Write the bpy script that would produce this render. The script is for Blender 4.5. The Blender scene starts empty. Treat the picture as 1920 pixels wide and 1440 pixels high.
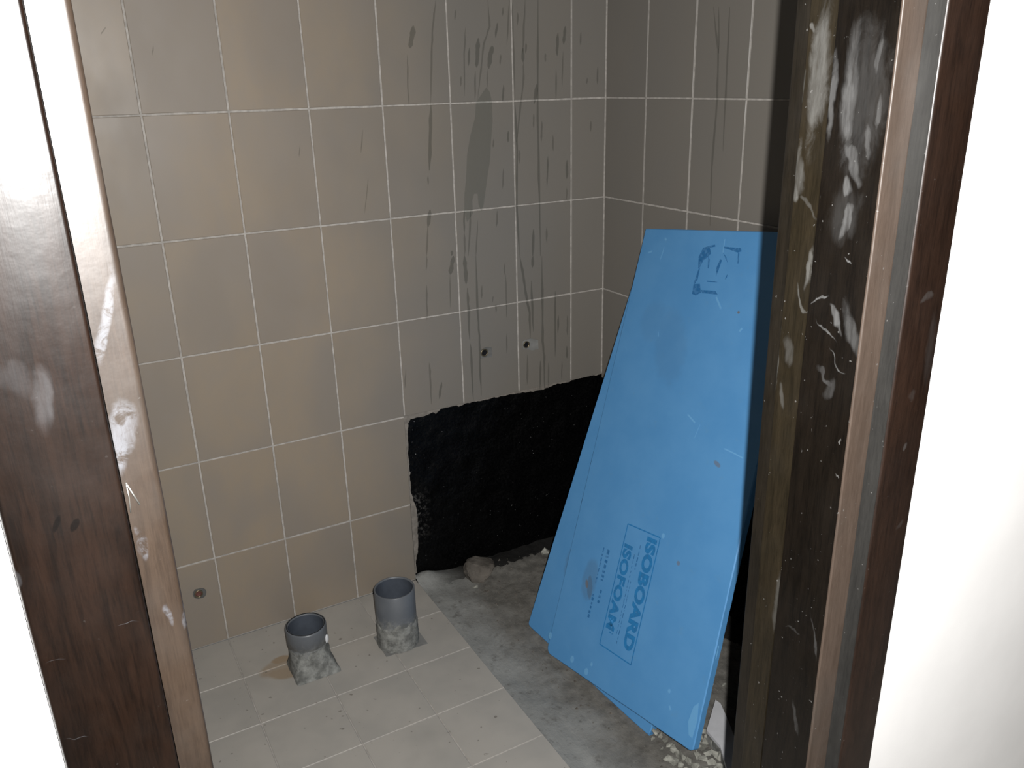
import bpy, bmesh, math, random
from mathutils import Vector, Matrix
from mathutils import noise as mnoise
random.seed(11)
S = bpy.context.scene
COL = S.collection

# ------------------------------------------------------------ camera, light, exposure
CAM = Vector((-1.5734, -2.2130, 1.5288))
RIGHT = Vector((0.8710, -0.4901, -0.0224)); DOWN = Vector((-0.1870, -0.2890, -0.9389))
yw, pt, ro = 0.5045, 0.3501, 0.0239
FWD = Vector((math.sin(yw)*math.cos(pt), math.cos(yw)*math.cos(pt), -math.sin(pt)))
r0 = Vector((math.cos(yw), -math.sin(yw), 0)); d0 = FWD.cross(r0)
RIGHT = math.cos(ro)*r0 + math.sin(ro)*d0
DOWN = -math.sin(ro)*r0 + math.cos(ro)*d0
ROT = Matrix((RIGHT, -DOWN, -FWD)).transposed()
cd = bpy.data.cameras.new('camera'); cam = bpy.data.objects.new('camera', cd); COL.objects.link(cam)
cam.matrix_world = Matrix.Translation(CAM) @ ROT.to_4x4()
cd.sensor_width = 36; cd.lens = 36*1565.54/1920; cd.clip_start = 0.02
S.camera = cam

W = bpy.data.worlds.new('dim_hall'); S.world = W; W.use_nodes = True
W.node_tree.nodes['Background'].inputs[0].default_value = (1.0, 0.93, 0.85, 1)
W.node_tree.nodes['Background'].inputs[1].default_value = 0.005
ld = bpy.data.lights.new('camera_flash', 'AREA'); ld.shape = 'DISK'; ld.size = 0.014; ld.energy = 58
ld.color = (1, 0.98, 0.96)
lo = bpy.data.objects.new('camera_flash', ld); COL.objects.link(lo)
lo.matrix_world = Matrix.Translation(CAM + RIGHT*0.034 - DOWN*0.03 - FWD*0.025) @ ROT.to_4x4()

S.view_settings.view_transform = 'Standard'; S.view_settings.look = 'None'
S.view_settings.exposure = 0; S.view_settings.gamma = 1; S.view_settings.use_curve_mapping = False

# ------------------------------------------------------------ measured outlines (metres)
STREAKS_A=[(15.3,[(-0.623,1.667),(-0.628,1.643),(-0.637,1.612)]),(4.1,[(-0.645,1.595),(-0.649,1.533),(-0.65,1.47)]),(4.7,[(-0.555,1.73),(-0.567,1.665),(-0.575,1.599),(-0.585,1.467)]),(9.1,[(-0.585,1.467),(-0.591,1.388),(-0.6,1.293)]),(4.4,[(-0.605,1.278),(-0.607,1.254)]),(12.1,[(-0.605,1.185),(-0.614,1.135)]),(5.6,[(-0.615,1.135),(-0.623,1.054)]),(5.0,[(-0.398,1.733),(-0.396,1.666),(-0.416,1.621),(-0.427,1.552),(-0.441,1.477)]),(12.2,[(-0.432,1.637),(-0.436,1.598),(-0.44,1.561)]),(6.6,[(-0.46,1.612),(-0.466,1.566)]),(14.6,[(-0.389,1.617),(-0.396,1.593),(-0.402,1.557)]),(4.0,[(-0.406,1.556),(-0.409,1.507)]),(7.9,[(-0.371,1.676),(-0.378,1.638)]),(5.1,[(-0.363,1.594),(-0.365,1.567)]),(7.0,[(-0.356,1.514),(-0.36,1.47)]),(5.1,[(-0.331,1.735),(-0.342,1.621)]),(4.6,[(-0.324,1.726),(-0.322,1.644),(-0.32,1.473)]),(6.8,[(-0.32,1.473),(-0.315,1.329),(-0.322,1.169),(-0.314,1.018)]),(5.3,[(-0.281,1.736),(-0.291,1.597)]),(8.8,[(-0.291,1.611),(-0.291,1.573)]),(5.9,[(-0.29,1.573),(-0.29,1.526),(-0.303,1.453),(-0.317,1.355)]),(6.9,[(-0.239,1.737),(-0.244,1.471),(-0.242,1.247),(-0.24,1.009)]),(10.3,[(-0.245,1.513),(-0.255,1.459)]),(9.8,[(-0.173,1.651),(-0.176,1.589)]),(5.0,[(-0.179,1.553),(-0.18,1.466)]),(9.2,[(-0.147,1.669),(-0.153,1.62)]),(5.0,[(-0.155,1.601),(-0.159,1.506)]),(6.3,[(-0.21,1.308),(-0.214,1.219)]),(9.1,[(-0.142,1.293),(-0.142,1.237)]),(3.9,[(-0.142,1.21),(-0.142,1.173)]),(6.5,[(-0.344,1.387),(-0.346,1.356)]),(6.1,[(-0.307,1.331),(-0.309,1.293)]),(5.1,[(-0.069,1.527),(-0.071,1.51)]),(5.2,[(-0.032,1.558),(-0.032,1.508)]),(5.0,[(-0.093,1.654),(-0.094,1.618)]),(5.3,[(-0.498,1.707),(-0.501,1.682)]),(3.8,[(-0.47,1.663),(-0.477,1.598),(-0.482,1.487)]),(4.5,[(-0.445,1.552),(-0.449,1.477)]),(5.6,[(-0.23,1.411),(-0.232,1.35)]),(9.6,[(-0.264,1.094),(-0.268,1.012)]),(5.8,[(-0.216,1.095),(-0.216,1.048)]),(6.0,[(-0.388,1.162),(-0.392,1.115)]),(6.9,[(-0.497,1.175),(-0.5,1.108)]),(5.9,[(-0.476,1.17),(-0.489,1.038)]),(4.7,[(-0.454,1.14),(-0.465,1.035)]),(5.8,[(-0.5,1.108),(-0.501,1.04)]),(8.0,[(-0.542,1.06),(-0.544,1.045)]),(5.1,[(-0.191,1.368),(-0.191,1.322)]),(5.9,[(-0.054,1.403),(-0.055,1.372)]),(4.9,[(-0.258,1.432),(-0.259,1.392)]),(4.9,[(-0.49,1.539),(-0.492,1.513)]),(5.3,[(-0.28,1.625),(-0.282,1.597)]),(5.8,[(-0.305,1.703),(-0.307,1.671)]),(4.8,[(-0.216,1.597),(-0.216,1.573)]),(4.5,[(-0.352,1.716),(-0.354,1.694)]),(4.8,[(-0.364,1.282),(-0.367,1.225)]),(5.2,[(-0.393,1.368),(-0.395,1.344)]),(5.0,[(-0.623,1.054),(-0.627,1.013)]),(5.1,[(-0.629,0.968),(-0.634,0.863)]),(12.7,[(-0.539,1.044),(-0.546,1.013),(-0.551,0.99)]),(4.1,[(-0.553,0.99),(-0.557,0.89)]),(11.8,[(-0.503,1.04),(-0.501,0.997),(-0.5,0.955)]),(7.2,[(-0.497,0.942),(-0.496,0.876),(-0.497,0.78)]),(6.7,[(-0.495,0.768),(-0.493,0.705),(-0.493,0.58)]),(6.7,[(-0.465,1.035),(-0.466,0.871),(-0.463,0.786),(-0.464,0.699),(-0.464,0.589)]),(5.5,[(-0.447,0.943),(-0.451,0.903)]),(3.7,[(-0.367,1.002),(-0.37,0.966)]),(4.4,[(-0.364,0.968),(-0.365,0.83)]),(4.5,[(-0.366,0.778),(-0.368,0.714)]),(7.7,[(-0.314,1.017),(-0.303,0.955),(-0.292,0.88),(-0.282,0.832),(-0.282,0.747)]),(6.0,[(-0.292,0.695),(-0.295,0.592)]),(9.6,[(-0.267,1.012),(-0.269,0.976)]),(6.6,[(-0.274,0.934),(-0.269,0.768)]),(7.4,[(-0.235,1.008),(-0.234,0.866),(-0.235,0.73),(-0.23,0.68),(-0.23,0.566)]),(8.9,[(-0.244,0.665),(-0.247,0.569)]),(5.5,[(-0.213,0.653),(-0.214,0.566)]),(6.9,[(-0.186,0.888),(-0.187,0.67)]),(6.8,[(-0.175,0.807),(-0.177,0.747)]),(5.6,[(-0.14,0.801),(-0.14,0.735)]),(7.0,[(-0.141,0.698),(-0.142,0.655)]),(4.9,[(-0.161,0.649),(-0.162,0.581)]),(5.8,[(-0.635,0.731),(-0.635,0.674),(-0.637,0.596)]),(6.5,[(-0.598,0.661),(-0.609,0.608)]),(3.4,[(-0.712,0.723),(-0.719,0.665)]),(5.0,[(-0.401,0.878),(-0.402,0.853)]),(4.3,[(-0.411,0.905),(-0.413,0.886)]),(2.7,[(-1.275,1.619),(-1.28,1.599)]),(3.3,[(-1.368,1.659),(-1.38,1.643)]),(2.3,[(-0.958,1.38),(-0.963,1.353)]),(3.0,[(-0.786,1.411),(-0.796,1.352)]),(2.5,[(-0.782,1.282),(-0.8,1.193)])]
STREAKS_B=[(7.2,[(-0.459,1.688),(-0.486,1.587),(-0.493,1.472),(-0.488,1.293),(-0.494,1.144)]),(6.4,[(-0.519,1.683),(-0.522,1.519),(-0.526,1.341)]),(5.2,[(-0.48,1.686),(-0.49,1.578)])]
SMEAR=[(-0.412,1.509),(-0.401,1.495),(-0.396,1.471),(-0.395,1.418),(-0.402,1.364),(-0.407,1.31),(-0.418,1.26),(-0.433,1.184),(-0.442,1.165),(-0.45,1.186),(-0.452,1.217),(-0.463,1.218),(-0.47,1.198),(-0.469,1.162),(-0.49,1.138),(-0.497,1.175),(-0.495,1.215),(-0.487,1.265),(-0.481,1.329),(-0.468,1.382),(-0.451,1.429),(-0.447,1.468),(-0.432,1.486)]
HOLE_TOP=[(-0.716,0.552),(-0.707,0.561),(-0.654,0.565),(-0.632,0.569),(-0.622,0.561),(-0.603,0.577),(-0.579,0.577),(-0.553,0.575),(-0.544,0.568),(-0.516,0.572),(-0.488,0.575),(-0.469,0.572),(-0.44,0.571),(-0.411,0.572),(-0.368,0.571),(-0.322,0.569),(-0.272,0.564),(-0.231,0.563),(-0.202,0.569),(-0.179,0.572),(-0.147,0.569),(-0.105,0.574),(-0.061,0.577),(-0.013,0.572),(0.014,0.572)]
HOLE_LEFT=[(-0.716,0.552),(-0.72,0.523),(-0.722,0.452),(-0.722,0.397),(-0.723,0.361),(-0.721,0.313),(-0.715,0.284),(-0.707,0.253),(-0.708,0.196),(-0.71,0.147),(-0.713,0.099),(-0.721,0.068),(-0.722,0.022)]
SCRATCH=[(3,[(0.312,1.228),(0.316,1.193)]),(5,[(0.327,1.076),(0.351,1.048)]),(5,[(0.425,0.998),(0.431,1.007)]),(4,[(0.321,0.765),(0.351,0.75)]),(3,[(0.459,0.709),(0.486,0.706),(0.518,0.701)]),(6,[(0.093,1.225),(0.099,1.219)]),(3,[(0.093,1.163),(0.097,1.191),(0.096,1.2)]),(5,[(0.037,1.18),(0.052,1.185)]),(3,[(0.149,0.962),(0.155,0.949)]),(1.5,[(0.368,0.749),(0.36,0.713)]),(5,[(0.468,0.068),(0.474,0.06)]),(2,[(0.568,0.262),(0.568,0.23)])]
DOTS=[((0.11,0.027),7),((0.173,0.02),7),((0.002,0.049),7),((0.186,0.046),4),((0.331,0.448),5),((0.458,0.1),4)]
LOGO=[[(0.244,1.203),(0.264,1.209),(0.276,1.189),(0.266,1.177),(0.247,1.165),(0.235,1.176)],[(0.236,1.174),(0.254,1.167),(0.248,1.15),(0.243,1.147)],[(0.264,1.209),(0.283,1.213),(0.286,1.208),(0.268,1.204)],[(0.315,1.209),(0.371,1.207),(0.375,1.199),(0.365,1.195),(0.342,1.2),(0.316,1.205)],[(0.239,1.103),(0.261,1.106),(0.272,1.083),(0.256,1.074),(0.242,1.077)],[(0.27,1.09),(0.319,1.092),(0.33,1.083),(0.276,1.082)],[(0.311,1.175),(0.318,1.173),(0.314,1.143),(0.31,1.129),(0.305,1.15)],[(0.316,1.193),(0.33,1.182),(0.34,1.166),(0.332,1.174)],[(0.269,1.18),(0.277,1.172),(0.28,1.149),(0.276,1.149)],[(0.348,1.138),(0.347,1.129),(0.342,1.123),(0.344,1.135)],[(0.284,1.116),(0.319,1.116),(0.319,1.114),(0.285,1.113)],[(0.245,1.147),(0.249,1.148),(0.25,1.118),(0.243,1.103),(0.239,1.106)],[(0.365,1.195),(0.37,1.193),(0.374,1.167),(0.371,1.167)]]
SHARD=[(-0.317,-0.961),(-0.315,-0.977),(-0.33,-1.01),(-0.346,-1.043),(-0.38,-1.107),(-0.432,-1.151),(-0.448,-1.142),(-0.414,-1.083),(-0.407,-1.029)]
CRUMBS=[(-0.486,-0.935,-0.006,0.0101,0),(-0.485,-0.953,-0.002,0.0089,0),(-0.484,-0.97,-0.002,0.0101,0),(-0.485,-0.988,-0.002,0.0089,0),(-0.484,-1.001,-0.006,0.0112,0),(-0.483,-1.019,-0.006,0.0101,0),(-0.48,-1.035,-0.006,0.0101,0),(-0.515,-1.014,-0.006,0.0101,0),(-0.51,-1.032,-0.006,0.0123,0),(-0.501,-1.049,-0.006,0.0101,0),(-0.478,-1.052,-0.006,0.0112,0),(-0.504,-0.949,-0.006,0.0067,0),(-0.495,-1.068,-0.006,0.0101,0),(-0.504,-0.981,-0.006,0.0067,0),(-0.478,-1.074,-0.006,0.0101,1),(-0.456,-1.053,-0.006,0.0123,1),(-0.429,-1.042,-0.006,0.0134,1),(-0.407,-1.028,-0.002,0.0112,1),(-0.403,-1.008,0.0,0.0101,1),(-0.386,-1.019,0.0,0.0123,1),(-0.382,-1.033,0.0,0.0101,1),(-0.4,-1.043,-0.006,0.0145,1),(-0.392,-1.056,-0.006,0.0112,1),(-0.427,-1.062,-0.006,0.0134,1),(-0.415,-1.074,-0.006,0.0134,1),(-0.452,-1.071,-0.006,0.0112,1),(-0.411,-1.088,-0.006,0.0134,1),(-0.441,-1.088,-0.006,0.0123,1),(-0.431,-1.106,-0.006,0.0112,1),(-0.42,-1.019,-0.006,0.0101,1),(-0.37,-1.036,-0.006,0.0078,1),(-0.386,-1.0,0.002,0.0089,1),(-0.369,-1.004,0.0,0.0078,1),(-0.438,-1.032,-0.006,0.0089,1),(-0.415,-1.107,-0.006,0.0101,1),(-0.388,-1.074,-0.006,0.0089,1),(-0.448,-1.107,-0.006,0.0112,1),(-0.465,-1.093,-0.006,0.0112,1)]
BLOB_REVEAL=[(-1.6086,1.4971,0.0771,0.0307,-1.5486,0.2),(-1.6009,1.3884,0.027,0.0257,-1.3173,0.16),(-1.59,1.5041,0.0663,0.0113,-1.5608,0.5),(-1.5885,1.4947,0.0459,0.0074,-1.5865,0.75),(-1.5685,1.5052,0.0411,0.0042,-1.5625,0.6),(-1.6206,1.5381,0.0258,0.0028,-1.5535,0.5),(-1.625,1.4856,0.0192,0.0028,-1.5066,0.6),(-1.6181,1.4525,0.0166,0.0051,-1.7942,0.55),(-1.6012,1.4375,0.0285,0.006,-2.2705,0.6),(-1.6012,1.4121,0.0104,0.008,-1.8423,0.8),(-1.6043,1.3834,0.0181,0.0064,-1.0084,0.75),(-1.6115,1.3386,0.0085,0.0011,-2.4212,1.0),(-1.5792,1.2825,0.0134,0.002,2.6314,1.0),(-1.6032,1.2685,0.0152,0.0045,-2.3195,0.8),(-1.6289,1.2625,0.0275,0.0094,-2.0885,0.45),(-1.594,1.248,0.0169,0.0017,-2.7032,0.9),(-1.6122,1.2212,0.0146,0.0016,-2.5989,0.8),(-1.5977,1.2032,0.0132,0.0032,-2.8817,0.35),(-1.6413,1.3125,0.0059,0.0026,-1.4894,0.5),(-1.6041,1.1926,0.0147,0.0078,-1.3079,0.25),(-1.6258,0.8591,0.032,0.0018,-1.8315,0.35),(-1.6116,0.7204,0.0198,0.0042,-1.9975,0.3),(-1.5916,0.8498,0.0135,0.0015,3.12,0.25)]
BLOB_STOP=[(-1.5484,1.5302,0.0781,0.0157,-1.5742,0.72),(-1.5262,1.5,0.0208,0.0034,-1.5135,0.8),(-1.5337,1.5802,0.0053,0.0026,-2.2617,0.8),(-1.534,1.431,0.0232,0.0084,-1.7271,0.55),(-1.5313,1.4119,0.0133,0.0046,-1.5466,0.9),(-1.5614,1.3196,0.0264,0.0037,-1.5079,0.8),(-1.5565,1.2752,0.0182,0.0019,-2.1423,0.6),(-1.5246,1.2125,0.0441,0.0059,-1.5784,0.8),(-1.5432,1.2247,0.0226,0.0066,-1.7267,0.35),(-1.5647,0.8719,0.0402,0.0068,-1.535,0.4),(-1.5492,1.3947,0.0187,0.003,-2.3495,0.4),(-1.5387,1.1587,0.0133,0.0044,-1.9146,0.4)]
BLOB_CASING_L=[(-1.5949,1.3502,0.0186,0.007,-1.7602,0.3),(-1.62,1.1055,0.008,0.0004,-0.5807,0.45),(-1.6261,1.2393,0.0058,0.0028,-1.6384,0.3),(-1.6221,1.1701,0.0065,0.0002,-0.084,0.5),(-1.5718,1.1791,0.0069,0.0004,0.0624,0.6),(-1.605,1.3643,0.0116,0.0081,-1.6496,0.12)]
BLOB_DARK=[(-1.6011,1.271,0.0065,0.0018,1.1092,0.8),(-1.5914,1.2672,0.005,0.0024,1.0183,0.8)]
BLOB_STRIP_L=[(-1.5491,1.3892,0.0295,0.004,-1.804,0.55),(-1.5531,1.3098,0.0313,0.0071,-1.6754,0.6),(-1.5541,1.2348,0.0105,0.0027,-1.6016,0.6),(-1.5499,1.1764,0.0091,0.0024,-1.5679,0.5),(-1.5364,1.1715,0.013,0.0033,-1.8042,0.45),(-1.552,1.5074,0.0269,0.0055,-1.5481,0.5),(-1.5563,1.2945,0.0136,0.0032,1.5235,0.7)]
BLOB_CASING_R=[(-0.7545,1.296,0.0065,0.0084,-1.6901,0.35),(-0.7344,1.2241,0.0451,0.0095,-1.4748,0.18),(-0.7572,1.1735,0.0088,0.0071,0.9093,0.2),(-0.7537,1.1241,0.0059,0.0035,-1.8474,0.5),(-0.7407,1.0072,0.0059,0.0059,0.8217,0.3)]


# ------------------------------------------------------------ helpers: objects
def link(name, me, m=None, parent=None):
    o = bpy.data.objects.new(name, me); COL.objects.link(o)
    if m and me is not None and not me.materials: me.materials.append(m)
    if parent: o.parent = parent
    return o
def from_py(name, v, f, m=None, parent=None, smooth=False):
    me = bpy.data.meshes.new(name); me.from_pydata(v, [], f); me.validate(); me.update()
    if smooth: me.polygons.foreach_set('use_smooth', [True]*len(me.polygons))
    return link(name, me, m, parent)
def from_bm(name, bm, m=None, parent=None, smooth=False):
    me = bpy.data.meshes.new(name); bmesh.ops.recalc_face_normals(bm, faces=bm.faces); bm.to_mesh(me); bm.free()
    if smooth: me.polygons.foreach_set('use_smooth', [True]*len(me.polygons))
    return link(name, me, m, parent)
def box(name, lo_, hi_, m, parent=None):
    x0, y0, z0 = lo_; x1, y1, z1 = hi_
    v = [(x0,y0,z0),(x1,y0,z0),(x1,y1,z0),(x0,y1,z0),(x0,y0,z1),(x1,y0,z1),(x1,y1,z1),(x0,y1,z1)]
    f = [(3,2,1,0),(4,5,6,7),(0,1,5,4),(1,2,6,5),(2,3,7,6),(3,0,4,7)]
    return from_py(name, v, f, m, parent)
def prism(name, pts, z0, z1, m, parent=None, n=1, wob=0, seed=0):
    """profile in XY (any order) extruded in Z, optionally wobbling a little along its length"""
    k = len(pts); v = []; f = []
    for j in range(n+1):
        z = z0+(z1-z0)*j/n
        dx = wob*(mnoise.noise((seed, z*7, 0))); dy = wob*(mnoise.noise((seed+9, z*9, 2)))
        v += [(x+dx, y+dy, z) for x, y in pts]
    for j in range(n):
        for i in range(k):
            a = j*k+i; b = j*k+(i+1) % k
            f.append((a, b, b+k, a+k))
    f.append(tuple(range(k-1, -1, -1))); f.append(tuple(range(n*k, n*k+k)))
    bm = bmesh.new(); vs = [bm.verts.new(p) for p in v]
    for q in f: bm.faces.new([vs[i] for i in q])
    o = from_bm(name, bm, m, parent)
    me = o.data
    me.polygons.foreach_set('use_smooth', [len(p.vertices) == 4 for p in me.polygons])
    try: me.set_sharp_from_angle(angle=math.radians(38))
    except Exception: pass
    return o
def arc(cx, cy, r, a0, a1, n=6):
    return [(cx+r*math.cos(math.radians(a0+(a1-a0)*i/n)), cy+r*math.sin(math.radians(a0+(a1-a0)*i/n))) for i in range(n+1)]
def tag(o, label, cat, group=None):
    o['label'] = label; o['category'] = cat
    if group: o['group'] = group
    return o
def struct(o, label=None):
    o['kind'] = 'structure'
    if label: o['label'] = label
    return o
def empty(name, loc):
    o = bpy.data.objects.new(name, None); COL.objects.link(o); o.location = loc; o.empty_display_size = .05
    return o
def keep(o, parent):
    """parent a mesh built in world coordinates under an Empty"""
    o.parent = parent; o.matrix_parent_inverse = Matrix.Translation(-Vector(parent.location))
    return o

# ------------------------------------------------------------ helpers: materials
ALB = .62; PALE = ('white_wall_paint',)
class M:
    def __init__(s, name):
        s.m = bpy.data.materials.new(name); s.m.use_nodes = True
        s.t = s.m.node_tree; s.b = s.t.nodes['Principled BSDF']; s._p = None
    def n(s, typ, **kw):
        nd = s.t.nodes.new(typ)
        for k, v in kw.items(): setattr(nd, k, v)
        return nd
    def put(s, sock, v):
        if isinstance(v, bpy.types.NodeSocket): s.t.links.new(v, sock)
        elif isinstance(v, (tuple, list)) and len(v) == 3 and sock.type == 'RGBA':
            k = 1 if s.m.name in PALE else ALB; sock.default_value = (v[0]*k, v[1]*k, v[2]*k, 1)
        else: sock.default_value = v
    def math(s, op, a, b=0.0, c=None, clamp=False):
        nd = s.n('ShaderNodeMath', operation=op, use_clamp=clamp)
        s.put(nd.inputs[0], a); s.put(nd.inputs[1], b)
        if c is not None: s.put(nd.inputs[2], c)
        return nd.outputs[0]
    def pos(s):
        if s._p is None: s._p = s.n('ShaderNodeNewGeometry').outputs['Position']
        return s._p
    def xyz(s, v):
        nd = s.n('ShaderNodeSeparateXYZ'); s.put(nd.inputs[0], v); return nd.outputs
    def scaled(s, v, sc, add=None):
        nd = s.n('ShaderNodeVectorMath', operation='MULTIPLY'); s.put(nd.inputs[0], v); nd.inputs[1].default_value = sc
        if add is None: return nd.outputs[0]
        n2 = s.n('ShaderNodeVectorMath', operation='ADD'); s.put(n2.inputs[0], nd.outputs[0]); s.put(n2.inputs[1], add); return n2.outputs[0]
    def noise(s, v, scale, detail=3, rough=.5, dist=0):
        nd = s.n('ShaderNodeTexNoise'); s.put(nd.inputs['Vector'], v); nd.inputs['Scale'].default_value = scale
        nd.inputs['Detail'].default_value = detail; nd.inputs['Roughness'].default_value = rough; nd.inputs['Distortion'].default_value = dist
        return nd.outputs[0]
    def ramp(s, f, lo_, hi_, a=0.0, b=1.0, smooth=True):
        nd = s.n('ShaderNodeMapRange'); nd.interpolation_type = 'SMOOTHSTEP' if smooth else 'LINEAR'
        s.put(nd.inputs[0], f)
        for i, v in zip((1, 2, 3, 4), (lo_, hi_, a, b)): nd.inputs[i].default_value = v
        return nd.outputs[0]
    def mix(s, f, a, b, op='MIX'):
        nd = s.n('ShaderNodeMix', data_type='RGBA', blend_type=op)
        s.put(nd.inputs[0], f); s.put(nd.inputs[6], a); s.put(nd.inputs[7], b); return nd.outputs[2]
    def rnd(s): return s.n('ShaderNodeObjectInfo').outputs['Random']
    def bump(s, h, strength=.3, dist=.002):
        nd = s.n('ShaderNodeBump'); nd.inputs['Strength'].default_value = strength; nd.inputs['Distance'].default_value = dist
        s.put(nd.inputs['Height'], h); s.put(s.b.inputs['Normal'], nd.outputs[0])
    def set(s, col=None, rough=None, spec=None, **kw):
        if col is not None: s.put(s.b.inputs['Base Color'], col)
        if rough is not None: s.put(s.b.inputs['Roughness'], rough)
        if spec is not None: s.put(s.b.inputs['Specular IOR Level'], spec)
        for k, v in kw.items(): s.put(s.b.inputs[k.replace('_', ' ')], v)
        return s.m
    def blobs(s, u, v, lst, wob, amp=.7, soft=.5):
        """soft worn or smeared patches: max over ellipses (centre, half axes, angle, strength)"""
        acc = 0.0
        for cu, cv, ra, rb, ang, st in lst:
            du = s.math('SUBTRACT', u, cu); dv = s.math('SUBTRACT', v, cv); c, n_ = math.cos(ang), math.sin(ang)
            p = s.math('MULTIPLY_ADD', du, c/ra, s.math('MULTIPLY', dv, n_/ra))
            q = s.math('MULTIPLY_ADD', du, -n_/rb, s.math('MULTIPLY', dv, c/rb))
            d = s.math('ADD', s.math('MULTIPLY', p, p), s.math('MULTIPLY', q, q))
            d = s.math('MULTIPLY_ADD', wob, amp*2, s.math('SUBTRACT', d, amp))
            k = s.ramp(d, soft, 1.25, st, 0.0)
            acc = s.math('MAXIMUM', acc, k)
        return acc

def simple(name, col, rough=.6, spec=.4, var=.25, scale=30, bump=.2, bd=.002, **kw):
    m = M(name); n1 = m.noise(m.pos(), scale, 5, .6)
    lo_ = tuple(c*(1-var) for c in col); hi_ = tuple(min(1, c*(1+var)) for c in col)
    m.set(m.mix(m.ramp(n1, .3, .7), lo_, hi_), rough, spec, **kw)
    if bump: m.bump(m.noise(m.pos(), scale*5, 4, .6), bump, bd)
    return m.m

# wall tile: cloudy beige ceramic with a satin glaze
def make_tile_mat():
    m = M('wall_tile_glaze'); r = m.rnd()
    off = m.n('ShaderNodeCombineXYZ'); m.put(off.inputs[0], m.math('MULTIPLY', r, 37.0)); m.put(off.inputs[1], m.math('MULTIPLY', r, 11.0))
    v = m.scaled(m.pos(), (1, 1, .6), off.outputs[0])
    c = m.mix(m.ramp(m.noise(v, 5, 2, .5), .35, .65), (.322, .276, .226), (.375, .305, .226))
    c = m.mix(m.ramp(m.noise(v, 40, 3, .6), .35, .7, 0, .25), c, (.32, .285, .25))
    c = m.mix(m.math('MULTIPLY', r, .25), c, (.325, .285, .235))
    right_grey = m.ramp(m.math('MULTIPLY_ADD', m.noise(m.pos(), 4, 3), .3, m.xyz(m.pos())[0]), -.95, -.25, 0, 1)  # tiles turn darker and greyer towards the right end
    c = m.mix(m.math('MULTIPLY', right_grey, .85), c, (.225, .215, .195))
    m.bump(m.noise(m.pos(), 260, 2, .5), .04, .0006)
    return m.set(c, m.ramp(m.noise(v, 8, 3), .3, .7, .38, .5), .3)
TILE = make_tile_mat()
def make_floor_tile_mat():
    m = M('floor_tile_glaze'); r = m.rnd()
    off = m.n('ShaderNodeCombineXYZ'); m.put(off.inputs[0], m.math('MULTIPLY', r, 21.0))
    v = m.scaled(m.pos(), (1, 1, 1), off.outputs[0])
    c = m.mix(m.ramp(m.noise(v, 6, 3, .6), .3, .7), (.46, .44, .40), (.53, .50, .45))
    p = m.xyz(m.pos()); w = m.noise(m.pos(), 18, 4, .6)
    # rust seep beside the left drain, dark dust specks
    c = m.mix(m.blobs(p[0], p[1], [(-1.235, -.205, .05, .035, .2, .5), (-1.225, -.235, .05, .026, -.4, .6), (-1.215, -.175, .03, .018, 0, .7)], w, .6), c, (.36, .24, .12))
    sp = m.ramp(m.noise(m.pos(), 62, 2, .4), .70, .75, 0, .65)
    c = m.mix(sp, c, (.16, .14, .12))
    c = m.mix(m.ramp(m.noise(m.pos(), 2.6, 4, .7), .5, .75, 0, .3), c, (.36, .34, .30))
    m.bump(m.noise(m.pos(), 200, 2), .05, .0006)
    return m.set(c, .5, .35)
FTILE = make_floor_tile_mat()
GROUT = simple('pale_grout', (.52, .49, .45), .85, .2, .2, 60)
PLASTER = simple('white_wall_paint', (.86, .855, .845), .75, .25, .02, 8, .08, .001)
CEIL = simple('ceiling_paint', (.5, .49, .48), .8, .2, .03, 8, .05)

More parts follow.
